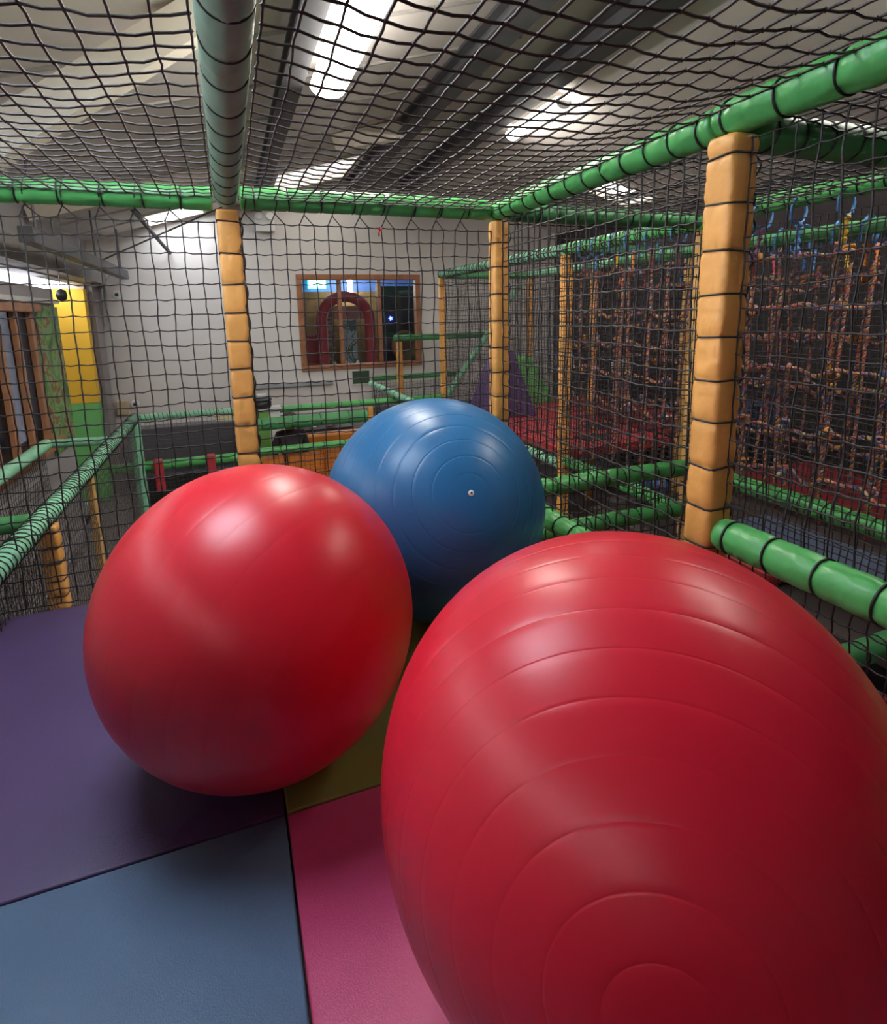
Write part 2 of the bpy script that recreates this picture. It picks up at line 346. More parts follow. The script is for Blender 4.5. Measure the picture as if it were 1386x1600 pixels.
# ------------------------------------------------------------------ padded posts and rails
def ring_mesh(name, r, square, th=.004, w=.007):
    n = 28; pts = []
    for k in range(n):
        a = 2*PI*k/n; q = cs_r(a, square)*r; pts.append((q*math.cos(a), q*math.sin(a), 0))
    b = MB().tube(pts, th, 6, closed=True); me = b.mesh(name, TIE, True)
    return me
def cs_r(a, square):
    if not square: return 1.0
    e = 9.0
    return (abs(math.cos(a))**e+abs(math.sin(a))**e)**(-1/e)
RINGS = {}
def padded(name, p0, p1, r, m, lab, cat, group, square=False, tie=.16, ties=True, lacing=None, seed=0, pinch=.075, crease=True, res=.012, n=32, tie_jit=.15, lace_mat=None, lace_pitch=.1, tie_th=.004, side_lace=0):
    p0 = Vector(p0); p1 = Vector(p1); d = p1-p0; L = d.length
    t = thing(name, lab, cat, p0, group)
    t.rotation_mode = 'QUATERNION'
    if abs(d.normalized().z) > .99: t.rotation_quaternion = (1, 0, 0, 0) if d.z > 0 else (0, 1, 0, 0)
    else: t.rotation_quaternion = quat_z(d)
    rnd = random.Random(seed+len(lab))
    tz = []; z = tie*.4
    while z < L-.03:
        tz.append(z); z += tie*(1+rnd.uniform(-tie_jit, tie_jit)*.5)
    if not tie: tz = []
    nz = max(4, int(L/res)); vs = []; fs = []
    zs = sorted(set(np.linspace(0, L, nz+1)) | {x for q in tz for x in (q-.008, q, q+.008) if 0 < x < L})
    off = Vector((rnd.uniform(0, 50), rnd.uniform(0, 50), rnd.uniform(0, 50)))
    for z in zs:
        p = 0; 
        dd = min([abs(z-q) for q in tz], default=1)
        p = pinch*math.exp(-(dd/.012)**2)+pinch*.5*math.exp(-(dd/.035)**2)
        if crease and tz:
            mids = [(a+b)/2+.01 for a, b in zip(tz, tz[1:])]
            dm = min([abs(z-q) for q in mids], default=1); p += .035*math.exp(-(dm/.006)**2)
        e = min(z, L-z); p += .10*math.exp(-(e/.012)**2)
        for k in range(n):
            a = 2*PI*k/n; q = cs_r(a, square)
            w = mnoise.noise(Vector((math.cos(a)*1.5, math.sin(a)*1.5, z*14))+off)*.035 + mnoise.noise(Vector((math.cos(a)*4, math.sin(a)*4, z*4))+off)*.022*(1+3.5*math.exp(-(dd/.035)**2)) - .03*max(0, mnoise.noise(Vector((math.cos(a)*2.2+z*6, math.sin(a)*2.2, z*11))+off)-.25)
            rr = r*q*(1-p+w); vs.append((rr*math.cos(a), rr*math.sin(a), z))
    m_ = len(zs)
    for i in range(m_-1):
        for k in range(n): fs.append((i*n+k, i*n+(k+1) % n, (i+1)*n+(k+1) % n, (i+1)*n+k))
    fs += [tuple(range(n))[::-1], tuple((m_-1)*n+k for k in range(n))]
    MB().add(vs, fs).obj('padding', m, t, smooth=True)
    if ties:
        key = (round(r, 3), square, tie_th)
        if key not in RINGS: RINGS[key] = ring_mesh('cable_tie', r*.955, square, tie_th)
        for q in tz:
            o = link('cable_tie', RINGS[key], t, (0, 0, q)); o.rotation_euler = (rnd.uniform(-.08, .08), rnd.uniform(-.08, .08), 0)
    if lacing:
        pts = []; turns = L/lace_pitch; N = int(turns*12)
        for i in range(N+1):
            z = L*i/N; a = 2*PI*turns*i/N
            q = r*1.06*cs_r(a, square)+.006*mnoise.noise(Vector((z*9, seed, 0)))
            pts.append((q*math.cos(a), q*math.sin(a), z+.012*mnoise.noise(Vector((z*5, 3, seed)))))
        MB().tube(pts, .0035, 4).obj('lacing', lace_mat or CORD, t)
    if side_lace:
        pts = [(r*1.04*side_lace+.008*math.sin(z*38), -r*.75+.012*math.sin(z*61+1), z) for z in np.arange(0.02, L-.02, .012)]
        MB().tube(pts, .0045, 4).obj('lacing', CORD, t)
        pts = [(r*1.06*side_lace, r*.3*math.sin(z*45), z) for z in np.arange(0.02, L-.02, .012)]
        MB().tube(pts, .004, 4).obj('lacing', CORD, t)
    return t
XA, XB, XD, XE2 = .05, 1.667, 3.36, 5.0
YC, YB, Y3, Y4, Y5 = 1.57, 3.37, 5.2, 7.0, 8.9
TZ = 2.12
PG, RG = 'orange padded posts', 'green padded rails'
def post(x, y, z0, z1, lab, r=.056, m=ORANGE, tie=.16, seed=0, **k):
    return padded('padded_post', (x, y, z0), (x, y, z1), r, m, lab, 'post', PG, square=True, tie=tie, seed=seed, **k)
post(XA, YB, FL+.012, TZ-.06, 'orange padded post below the overhead green beam', .060, seed=1, side_lace=1)
post(XB, YB, FL+.012, TZ-.06, 'orange padded post at the far corner behind the blue ball', .052, seed=2, side_lace=1)
post(XB, YC, FL+.012, TZ-.055, 'large orange padded post nearest on the right', .060, seed=3, tie=.16, side_lace=1)
post(XD, YB, FL+.012, TZ-.06, 'shaded tan padded post just behind the nearest orange post', .054, TAN, seed=4, side_lace=1)
post(XD, Y3, FL+.012, TZ-.06, 'orange padded post standing at the corner of the red platform', .052, seed=5)
post(XD, Y5, FL+.012, TZ-.06, 'slim orange padded post right of the wooden window', .050, seed=6, tie=.2)
post(XE2, Y5, FL+.012, TZ-.06, 'far orange padded post above the green foam wedge', .05, seed=7, tie=.2)
post(XE2, Y4, FL+.012, TZ-.06, 'thin far orange padded post at the back of the red platform', .05, seed=8, tie=.2)
post(XE2, Y3, FL+.012, TZ-.06, 'tan padded post deep behind the rope net', .05, TAN, seed=9, tie=.2)
post(XD, YC-.04, FL+.012, TZ-.06, 'orange padded post at the right beyond the near rope net', .052, seed=10)
post(-1.57, YB, FL+.012, TZ-.06, 'orange padded post at the left end of the far top rail', .055, seed=11)
def rail(a, b, lab, r=.062, m=GREEN, tie=.15, seed=0, **k):
    return padded('padded_rail', a, b, r, m, lab, 'rail', RG, tie=tie, seed=seed, **k)
g = .062
rail((-1.5, YB, TZ), (XA-.07, YB, TZ), 'green padded top rail left of the first post', seed=21, tie=.18)
rail((XA+.07, YB, TZ+.01), (XB-.075, YB, TZ+.01), 'green padded top rail between the first post and the corner', seed=22, tie=.18)
rail((XA, -.3, TZ), (XA, YB-.064, TZ), 'green padded overhead beam running towards the camera', .060, mat('hazed_green_vinyl', (.19, .33, .235), .5, .15, 3, .35, 14), seed=23, tie=.19, tie_th=.0022)  # haze over the beam is mixed into its greyer green
rail((XB, YC+.06, TZ), (XB, YB+.07, TZ+.01), 'bright green padded top rail from the corner to the nearest post', seed=24, tie=.14)
rail((XB, -.4, TZ+.01), (XB, YC+.05, TZ+.01), 'bright green padded top rail running out at the upper right', seed=25, tie=.19)
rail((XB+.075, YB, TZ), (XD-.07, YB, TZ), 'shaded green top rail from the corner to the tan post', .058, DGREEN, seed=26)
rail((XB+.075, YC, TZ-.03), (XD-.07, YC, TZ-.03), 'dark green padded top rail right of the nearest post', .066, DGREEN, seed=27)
rail((XD, YC+.03, TZ+.03), (XD, YB-.065, TZ+.03), 'green padded top rail carrying the near rope net', .058, seed=28)
rail((XD, YB+.065, TZ), (XD, Y3-.01, TZ), 'green padded top rail beyond the tan post', .06, seed=29, lacing=True, lace_pitch=.07)
rail((XD, Y3+.02, TZ), (XD, Y5+.06, TZ), 'pale green padded top rail running to the slim post', .06, PALEGREEN, seed=30, lacing=True, lace_pitch=.07)
rail((XE2, Y3+.06, TZ), (XE2, Y5+.06, TZ), 'pale green padded top rail of the second row of posts', .055, PALEGREEN, seed=31, ties=False)
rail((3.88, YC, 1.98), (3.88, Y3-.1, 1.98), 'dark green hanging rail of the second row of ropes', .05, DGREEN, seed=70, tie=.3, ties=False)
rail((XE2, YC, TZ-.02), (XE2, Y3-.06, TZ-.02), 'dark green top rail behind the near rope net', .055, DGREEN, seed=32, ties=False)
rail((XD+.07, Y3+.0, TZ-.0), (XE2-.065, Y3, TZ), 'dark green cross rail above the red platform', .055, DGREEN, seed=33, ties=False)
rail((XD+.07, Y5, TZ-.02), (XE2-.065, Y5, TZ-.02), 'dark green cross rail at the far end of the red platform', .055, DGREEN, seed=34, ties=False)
rail((XB+.075, YB, .255), (XD-.07, YB, .255), 'green padded low rail behind the blue ball', .064, seed=35)
rail((XB+.075, YB, -.09), (XD-.07, YB, -.09), 'lowest green padded rail just above the near red ball', .064, seed=36)
rail((XB, YC+.075, .30), (XB, YB-.065, .30), 'green padded low rail between blue ball and near red ball', .064, seed=37)
rail((XB, -.5, .665), (XB, YC-.075, .665), 'bright green padded handrail at the lower right', .064, seed=38, tie=.17)
rail((XD, YC+.03, .24), (XD, YB-.065, .24), 'green padded low rail below the near rope net', .06, seed=39)
rail((XD, YB+.065, -.13), (XD, Y3-.06, -.13), 'green padded low rail leading to the red platform', .06, seed=40)
rail((XD, Y3+.065, -.2), (XD, Y5-.06, -.2), 'pale green padded edge rail of the red platform', .055, PALEGREEN, seed=41, lacing=True, lace_pitch=.07)
rail((XB+.075, YC+.02, -.15), (XD-.07, YC+.02, -.15), 'dark green padded rail low behind the near red ball', .058, DGREEN, seed=42)
# lower play frame at the left
XN, XM, ZN, YN7 = -1.17, -1.78, .30, 7.7
rail((XN, 3.0, ZN), (XN, YN7, ZN), 'pale green laced rail running away at the left', .06, PALEGREEN, seed=43, ties=False, tie=.12, lacing=True, lace_pitch=.055)
rail((XM, 3.4, ZN), (XM, 6.5, ZN), 'pale green rail along the wooden windows', .055, PALEGREEN, seed=44, ties=False, tie=.3)
rail((XM+.05, 6.5, ZN), (XN-.07, 6.4, ZN), 'short pale green cross rail before the yellow panel', .045, PALEGREEN, seed=45, ties=False, tie=.3)
rail((-1.72, 4.0, ZN-.02), (XN-.065, 4.0, ZN-.02), 'short dark green cross rail at the left edge', .055, DGREEN, seed=46, ties=False, tie=.3)
rail((XN, YN7+.06, ZN), (XA-.1, YN7+.06, ZN), 'pale green fringed rail below the white wall', .04, PALEGREEN, seed=47, ties=False, tie=.3, lacing=True, lace_pitch=.05)
rail((XA+.1, YN7+.06, .085), (1.75, YN7+.06, .085), 'broad green padded rail in front of the person', .085, DGREEN, seed=48, tie=.4)
rail((-1.5, YN7, -.31), (XA, YN7, -.31), 'green padded mid rail with red pads on the lower frame', .06, GREEN, seed=49, tie=.2)
rail((XA+.06, YN7, -.27), (1.75, YN7, -.27), 'green padded mid rail above the orange panel', .05, GREEN, seed=50, tie=.3)
rail((-.05, Y5, .09), (XD-.06, Y5, .09), 'long green padded rail below the wooden window', .055, GREEN, seed=51, tie=.3)
rail((2.45, 7.6, .22), (2.45, 10.4, .22), 'pale green rail sloping away below the window corner', .05, PALEGREEN, seed=52, tie=.3)
rail((2.5, 10.45, .30), (4.2, 10.45, .30), 'dark green rail close to the white wall right of the window', .05, DGREEN, seed=53, ties=False, tie=.3)
rail((2.9, 10.3, 1.05), (5.0, 10.3, 1.05), 'dark green raised rail right of the window', .06, DGREEN, seed=54, ties=False, tie=.3)
rail((XD+.06, 8.98, .06), (5.5, 10.2, 2.0), 'slanting green rail seen through the far nets', .05, PALEGREEN, seed=55, ties=False, tie=.3)
rail((XN+.08, 4.4, FL+.06), (XN+.1, 7.6, -.95), 'pale green netted rail at the foot of the lower frame', .05, PALEGREEN, seed=56, ties=False, tie=.3)
post(XN, 4.05, FL+.012, ZN-.07, 'orange padded post under the left laced rail', .055, seed=57, tie=.11)
post(XN, YN7-.03, FL+.012, ZN-.07, 'pale green padded corner post of the lower frame', .06, PALEGREEN, seed=58, tie=.2, ties=False)
post(XN-.02, 5.3, FL+.012, ZN-.07, 'tan slim post under the left laced rail', .03, TAN, seed=59, tie=.2, ties=False)
post(2.06, Y5, FL+.012, .02, 'short orange padded post under the long far rail', .045, seed=60, tie=.2, ties=False)
post(3.0, 10.3, FL+.012, .98, 'orange padded post close to the white wall by the window', .055, seed=61, tie=.2, ties=False)
post(-.95, YN7-.09, -.62, -.22, 'left red pad hanging on the mid rail of the lower frame', .05, REDV, seed=62, tie=.3, ties=False)
post(-.34, YN7-.09, -.58, -.22, 'right red pad hanging on the mid rail of the lower frame', .05, REDV, seed=63, tie=.3, ties=False)

# ------------------------------------------------------------------ nets
def net(lab, o, U, V, cell, r=.0041, wob=.004, sag=(0, 0, 0), m=CORD, knots=True, group='black safety nets', shear=0, halves=2, amp=.006, cellv=None, edge=True, loops=False):
    o = Vector(o); U = Vector(U); V = Vector(V); nu = max(2, round(U.length/cell)); nv = max(2, round(V.length/(cellv or cell)))
    rng = np.random.RandomState(abs(hash(lab)) % 1000 if False else sum(map(ord, lab)) % 9973)
    uu, vv = np.meshgrid(np.linspace(0, 1, nu+1), np.linspace(0, 1, nv+1), indexing='ij')
    nrm = np.array(U.cross(V).normalized())
    Ua, Va = np.array(U), np.array(V)
    P = np.array(o)[None, None]+uu[..., None]*Ua+vv[..., None]*Va
    env = 16*uu*(1-uu)*vv*(1-vv)
    P = P+env[..., None]*np.array(sag)
    # low-frequency and per-knot irregularity
    for k in range(3):
        fu, fv, ph = rng.uniform(1, 5), rng.uniform(1, 5), rng.uniform(0, 6)
        for ax, am in ((Ua/np.linalg.norm(Ua), .6), (Va/np.linalg.norm(Va), .6), (nrm, 1.2)):
            P = P+(np.sin(fu*uu*6+fv*vv*6+ph+rng.uniform(0, 6))*wob*am*np.minimum(1, env*4+.15))[..., None]*ax
    P = P+rng.normal(0, wob*.35, P.shape)
    segs = []
    def half(A, B, drop):
        A = A.reshape(-1, 3); B = B.reshape(-1, 3); mid = (A+B)/2+rng.normal(0, amp*.25, A.shape); mid[:, 2] -= drop
        if halves == 1: segs.append((A, B))
        else: segs.append((A, mid)); segs.append((mid, B))
    half(P[:-1], P[1:], amp*.7); half(P[:, :-1], P[:, 1:], 0)
    A = np.concatenate([s[0] for s in segs]); B = np.concatenate([s[1] for s in segs])
    d = B-A; d /= np.linalg.norm(d, axis=1)[:, None]+1e-9
    x = np.cross(d, nrm); x /= np.linalg.norm(x, axis=1)[:, None]+1e-9; y = np.cross(d, x)
    N = 4; n = len(A); ring = []
    for E_ in (A-d*r*.5, B+d*r*.5):
        for k in range(N):
            a = 2*PI*k/N+PI/4; ring.append(E_+(x*math.cos(a)+y*math.sin(a))*r)
    Vt = np.stack(ring, 1).reshape(-1, 3); base = np.arange(n)[:, None]*8
    F = [base+np.array([k, (k+1) % N, (k+1) % N+N, k+N]) for k in range(N)]
    F = np.concatenate(F)
    faces4 = F.reshape(-1); nq = len(F)
    verts = [Vt]; tri = np.zeros((0, 3), int)
    if knots:
        K = P.reshape(-1, 3); rk = r*2.0
        offs = np.array([(1, 0, 0), (-1, 0, 0), (0, 1, 0), (0, -1, 0), (0, 0, 1), (0, 0, -1)])*rk
        kv = (K[:, None]+offs[None]).reshape(-1, 3); kb = len(Vt)+np.arange(len(K))[:, None]*6
        tri = np.concatenate([kb+np.array(t) for t in ((0,2,4),(2,1,4),(1,3,4),(3,0,4),(2,0,5),(1,2,5),(3,1,5),(0,3,5))])
        verts.append(kv)
    Vt = np.concatenate(verts); me = bpy.data.meshes.new('safety_net')
    me.vertices.add(len(Vt)); me.vertices.foreach_set('co', (Vt-np.array(o)).reshape(-1).astype(np.float32))
    nl = nq*4+len(tri)*3; me.loops.add(nl); me.loops.foreach_set('vertex_index', np.concatenate([faces4, tri.reshape(-1)]).astype(np.int32))
    me.polygons.add(nq+len(tri))
    st = np.concatenate([np.arange(nq)*4, nq*4+np.arange(len(tri))*3]).astype(np.int32)
    me.polygons.foreach_set('loop_start', st)
    me.materials.append(m); me.update(calc_edges=True); me.validate()
    ob = link('safety_net', me, None, o)
    if loops:
        b = MB(); top = P[:, -1]-np.array(o); zr = TZ-.066-o.z
        for i in range(0, nu-1, 2):
            c = (top[i]+top[i+1])/2; c[2] = zr
            b.tube([top[i], c+np.array((-.012, -.01, 0)), c+np.array((0, -.072, .06)), c+np.array((.008, -.03, .128)), ], r*.8, 4); b.tube([c+np.array((-.012, -.01, 0)), top[i+1]], r*.8, 4)
        e = b.obj('edge_lacing', CORD, ob); e['kind'] = 'stuff'
    return tag(ob, lab, 'net', group)
ZT = TZ-.07
C = .080
net('black square mesh net left of the first post', (-1.52, YB, .0), (1.50, 0, 0), (0, 0, ZT-.05), C, loops=True)
net('black square mesh net between the first post and the corner post', (XA+.06, YB, .0), (XB-XA-.12, 0, 0), (0, 0, ZT-.05), C, loops=True)
net('black mesh net from the corner post to the nearest post', (XB, YC+.06, .0), (0, YB-YC-.12, 0), (0, 0, ZT), C)
net('black mesh net right of the nearest post', (XB+.02, -.4, .70), (0, YC+.34, 0), (0, 0, ZT-.70), C, .0032)
net('black mesh net below the lower right handrail', (XB, -.4, -.05), (0, YC+.34, 0), (0, 0, .65), .05, .0028, knots=False)
net('sagging overhead net left of the green beam', (-1.52, -.3, TZ+.06), (1.50, 0, 0), (0, YB+.232, -.06), C, sag=(0, 0, -.05), amp=.005, wob=.003, r=.0038, m=GREYCORD)
net('sagging overhead net right of the green beam', (XA+.08, -.3, TZ+.06), (XB-XA-.14, 0, 0), (0, YB+.232, -.06), C, sag=(0, 0, -.05), amp=.005, wob=.003, r=.0038, m=GREYCORD)
net('overhead net of the bay right of the bright rail', (XB+.06, -.4, TZ+.02), (XD-XB-.1, 0, 0), (0, YB+.36, 0), C, sag=(0, 0, -.04))
net('dark net between the corner post and the tan post', (XB+.06, YB, -.3), (XD-XB-.11, 0, 0), (0, 0, ZT+.3), C)
net('fine dark net hanging in front of the near rope net', (XD-.09, YC, -.1), (0, YB-YC-.06, 0), (0, 0, ZT+.06), .045, .0036, knots=False, halves=1)
net('dark net from the tan post to the red platform', (XD-.09, YB+.06, -.1), (0, Y3-YB-.12, 0), (0, 0, ZT+.1), .045, .0034, knots=False, halves=1)
net('fine net along the left side of the red platform', (XD, Y3+.06, .0), (0, Y5-Y3-.1, 0), (0, 0, ZT), .06, .0032, knots=False, halves=1)
net('fine net along the second row of posts', (XE2, Y3+.06, 0), (0, Y5-Y3-.1, 0), (0, 0, ZT), .06, .0032, knots=False, halves=1)
net('fine net across the far end of the red platform', (XD+.06, Y5, .12), (XE2-XD-.1, 0, 0), (0, 0, ZT-.12), .06, .0032, knots=False, halves=1)
net('fine net deep behind the near rope net', (XE2, YC, -.2), (0, Y3-YC-.06, 0), (0, 0, ZT+.2), .05, .0035, knots=False, halves=1)
net('fine net across the bay behind the rope nets', (XD+.07, Y3, .1), (XE2-XD-.1, 0, 0), (0, 0, ZT-.1), .06, .0032, knots=False, halves=1)
net('dark net at the far right of the deep bays', (6.5, -.3, -1.3), (0, 9.5, 0), (0, 0, 3.6), .07, .004, knots=False, halves=1)
net('pale net hung below the left laced rail', (XN, 3.1, FL+.05), (0, YN7-3.2, 0), (0, 0, ZN-FL-.1), .055, .0026, knots=False, halves=1, m=GREYCORD)
net('dark net along the wooden windows', (XM, 3.5, FL+.05), (0, 2.9, 0), (0, 0, ZN-FL-.1), .055, .0026, knots=False, halves=1)
net('dark net at the back of the lower frame', (XN+.06, YN7+.03, -.95), (XA-XN-.1, 0, 0), (0, 0, ZN+.9), .05, .0026, knots=False, halves=1, m=GREYCORD)
net('net over the orange panel on the lower frame', (XA+.1, YN7-.05, -.95), (1.65, 0, 0), (0, 0, .65), .07, .003, knots=False, halves=1)
net('fine net on the far frame below the window', (2.45, 7.7, -.9), (0, 2.65, 0), (0, 0, 1.08), .055, .0026, knots=False, halves=1)
net('fine net close to the white wall right of the window', (2.55, 10.4, -.9), (1.6, 0, 0), (0, 0, 1.15), .055, .003, knots=False, halves=1)

# ------------------------------------------------------------------ rope climbing nets
def twisted_rope(name, L, rs=.0075, pitch=.075, sag=None):
    b = MB(); N = max(6, int(L/pitch*8))
    for s in range(3):
        pts = []
        for i in range(N+1):
            z = L*i/N; a = 2*PI*z/pitch+s*2*PI/3
            pts.append((rs*math.cos(a), rs*math.sin(a)+(sag(z) if sag else 0), z))
        b.tube(pts, rs*1.05, 5, mi=s)
    return b.mesh(name, MULTI, True)
SLV = [mat('yellow_sleeve', (.72, .42, .03), .5), mat('red_sleeve', (.55, .06, .10), .5), mat('blue_sleeve', (.08, .22, .52), .5), mat('orange_sleeve', (.7, .22, .05), .5), mat('plum_sleeve', (.2, .06, .14), .5)]
HOOK = mat('blue_loop_cord', (.07, .22, .5), .5)
def sleeve_mesh(i):
    b = MB(); pts = []; rr = []
    for k in range(14):
        pts.append((0, 0, -.16*k/13)); rr.append(.014+.006*math.sin(k*1.9)+.004*(k < 3))
    return b.tube(pts, rr, 8).mesh('rope_sleeve', SLV[i], True)
SLM = [sleeve_mesh(i) for i in range(5)]
KNOT = MB().tube([(.022*math.cos(t), .022*math.sin(t)*.6, .012*math.sin(2*t)) for t in np.linspace(0, 2*PI, 14)[:-1]], .013, 6, closed=True).mesh('rope_knot', MULTI[0], True)
KNOT2 = KNOT.copy(); KNOT2.materials[0] = MULTI[2]
LOOP = MB().tube([(.073*math.cos(t), .012*math.sin(2*t), .073*math.sin(t)-.03*(math.sin(t) < -.5)) for t in np.linspace(0, 2*PI, 16)[:-1]], .009, 6, closed=True).mesh('hanging_loop', HOOK, True)
def rope_net(x, y0, y1, ztop, zbot, sp, hz, lab, seed):
    rnd = random.Random(seed); t = thing('rope_climbing_net', lab, 'rope net', (x, y0, zbot), 'multicoloured rope climbing nets')
    n = max(2, int((y1-y0)/sp)); L = ztop-.24-zbot; vr = twisted_rope('vertical_rope', L); W = y1-y0
    for i in range(n):
        y = (i+.5)*W/n+rnd.uniform(-.04, .04); dx = rnd.uniform(-.05, .05)
        link('hanging_loop', LOOP, t, (0, y, ztop-zbot+.0), (0, 0, rnd.uniform(-.25, .25)))
        s = link('rope_sleeve', SLM[(i*2+seed) % 5], t, (dx*.4, y, ztop-zbot-.10)); s.rotation_euler = (rnd.uniform(-.12, .12), rnd.uniform(-.1, .1), 0); s.scale = (1, 1, rnd.uniform(.9, 1.35))
        v = link('vertical_rope', vr, t, (dx, y, 0)); v.rotation_euler = (rnd.uniform(-.05, .05), rnd.uniform(-.04, .04), rnd.uniform(0, 3))
        for h in hz:
            k = link('rope_knot', KNOT if (i+seed) % 2 else KNOT2, t, (dx, y+rnd.uniform(-.01, .01), h-zbot+rnd.uniform(-.02, .02)), (rnd.uniform(0, 3), rnd.uniform(0, 3), rnd.uniform(0, 3))); sc = rnd.uniform(.9, 1.5); k.scale = (sc, sc, sc)
    for h in hz:
        o = link('horizontal_rope', twisted_rope('horizontal_rope', W, sag=lambda z, a=rnd.uniform(.01, .03), p=rnd.uniform(0, 6), q=rnd.uniform(1, 2.5): a*math.sin(z*2*PI*q+p)+a*.6*math.sin(z*2*PI/.23)), t, (0, 0, h-zbot)); o.rotation_euler = (-PI/2+rnd.uniform(-.03, .03), 0, 0)
rope_net(XD+.0, YC+.1, YB-.1, 2.10, .12, .23, (1.82, 1.47, 1.1, .72, .42), 'near multicoloured rope climbing net at the right edge', 1)
rope_net(3.88, YC+.2, YB+.1, 1.98, .0, .21, (1.66, 1.3, .9, .5), 'second multicoloured rope net hanging behind the near one', 2)
rope_net(XE2, YC+.3, Y3-.2, 2.08, -.1, .24, (1.7, 1.2, .8), 'third multicoloured rope net deep in the right bay', 3)
rope_net(XD, YB+.15, Y3-.15, 2.10, .0, .25, (1.82, 1.45, 1.2, .9, .6), 'multicoloured rope net left of the tan post', 4)
rope_net(3.88, YB+.3, Y3-.1, 1.98, -.1, .24, (1.7, 1.35, 1.0, .6), 'multicoloured rope net behind the one left of the tan post', 5)

# ------------------------------------------------------------------ red platform, wedges, lower pads
RP = -.05
def slab(name, x0, x1, y0, y1, z1, th, m, lab, cat):
    tag(MB().box((0, 0, 0), (x1-x0, y1-y0, th)).obj(name, m, loc=((x0+x1)/2, (y0+y1)/2, z1-th/2), bevel=.012, smooth=False), lab, cat)
slab('red_platform_mat', XD+.06, 4.17, Y3+.06, 7.0, RP, .1, REDV, 'red vinyl platform mat beside the corner post', 'mat')
slab('red_platform_mat', 4.18, 4.93, Y3+.06, 7.0, RP, .1, REDV, 'red vinyl platform mat behind the near one', 'mat')
slab('red_platform_mat', XD+.06, 4.17, 7.01, Y5-.06, RP, .1, REDV, 'red vinyl platform mat under the purple wedge', 'mat')
slab('red_platform_mat', 4.18, 5.28, 7.06, Y5-.06, RP, .1, REDV, 'red vinyl platform mat under the green wedge', 'mat')
slab('red_platform_mat', 5.3, 6.3, 5.6, Y5-.06, RP, .1, REDV, 'red vinyl platform mat beyond the second row of posts', 'mat')
slab('dark_floor_patch', 3.9, 4.3, 5.5, 5.8, RP+.012, .012, DARKP, 'dark rubber patch on the front of the red platform', 'patch')
slab('dark_floor_patch', 4.35, 4.75, 6.0, 6.35, RP+.012, .012, DARKP, 'dark rubber patch further back on the red platform', 'patch')
slab('blue_foam_block', 5.5, 6.3, 5.0, 5.5, .3, .35, BLUEV, 'dark blue foam block behind the rope nets', 'block')
slab('red_floor_pad', 5.2, 6.4, 2.6, 4.6, -.35, .12, REDV, 'red floor pad low behind the near rope net', 'pad')
slab('blue_floor_pad', 4.05, 4.55, 1.2, 3.6, -.4, .12, mat('slate_vinyl', (.07, .09, .15), .5, .2), 'slate blue floor pad below the near rope net', 'pad')
slab('red_lower_pad', 3.55, 4.0, 2.75, 3.6, -.44, .1, REDV, 'dull red floor pad beside the slate blue pad', 'pad')
slab('red_lower_platform', XB+.1, XD-.1, YC+.15, YB-.1, -.65, .08, REDV, 'dark red lower mat below the green low rails', 'mat')
slab('lower_landing', 3.45, 6.4, 1.1, 4.8, -.56, .06, mat('dark_timber', (.035, .025, .022), .8), 'dark timber landing below the rope nets', 'landing')
# crumpled blue cover by the post foot
b = MB()
for i in range(5): 
    a = i*1.3; b.lathe([(.01, -.09), (.09, -.06), (.12, 0), (.09, .06), (.01, .09)], 10, M=Matrix.Translation((.13*math.cos(a)*(i > 0)*1.2, .1*math.sin(a), .09)))
tag(b.obj('ball_bag', BLUEV, smooth=True, loc=(3.95, 4.55, -.40)), 'dark blue bundle lying below the red platform', 'bundle')
# purple wedge: triangular prism
b = MB(); b.prism([(-.42, 0), (.42, 0), (.04, .98), (-.04, .98)], -.35, .55)
o = b.obj('purple_foam_wedge', PURPV, loc=(3.86, 7.65, RP+.001), bevel=.02); o.rotation_euler = (0, 0, -.15)
tag(o, 'purple triangular foam wedge behind the corner post', 'foam wedge')
b = MB(); b.prism([(-.25, 0), (.80, 0), (.32, .80), (.02, .80)], -.25, .25)
o = b.obj('green_foam_wedge', mat('wedge_green', (.13, .42, .12), .5, .1), loc=(4.36, 8.5, RP+.001), bevel=.02)
tag(o, 'green sloping foam block behind the purple wedge', 'foam wedge')

# ------------------------------------------------------------------ window in the far wall and the room behind it
w = struct(bpy.data.objects.new('window_1', None)); COL.objects.link(w); w['label'] = 'wood framed window in the white far wall'; w.location = ((WX0+WX1)/2, YF, WZ0)
hw, hh = (WX1-WX0)/2, WZ1-WZ0; fw = .1
for nm, c, d in (('frame_bar', (0, .05, fw/2), (2*hw, .16, fw)), ('frame_bar', (0, .05, hh-fw/2), (2*hw, .16, fw)), ('frame_bar', (-hw+fw/2, .05, hh/2), (fw, .16, hh-2*fw)), ('frame_bar', (hw-fw/2, .05, hh/2), (fw, .16, hh-2*fw))):
    MB().box((0, 0, 0), d).obj(nm, WOOD, w, bevel=.008, loc=c)
mull = [2.06-(WX0+WX1)/2, 2.84-(WX0+WX1)/2]
for x in mull: MB().box((0, 0, 0), (.07, .12, hh-2*fw)).obj('mullion', WOOD, w, bevel=.006, loc=(x, .06, hh/2))
GL = glass('window_pane_glass', (.88, .92, .92), .06)
ed = [-hw+fw]+[v for x in mull for v in (x-.035, x+.035)]+[hw-fw]
for a, c in zip(ed[::2], ed[1::2]): MB().box((0, 0, 0), (c-a, .008, hh-2*fw)).obj('pane', GL, w, loc=((a+c)/2, .07, hh/2))
struct(MB().box((2.45, 14.0, 1.4), (4.6, .1, 4.4)).obj('wall_beyond', mat('beyond_wall_blue', (.16, .30, .75), .8)), 'blue wall of the room beyond the window')
struct(MB().box((.3, 12.6, 1.4), (.1, 2.8, 4.4)).obj('wall_beyond_left', mat('beyond_wall_ochre', (.30, .18, .04), .8)), 'ochre wall of the room beyond the window')
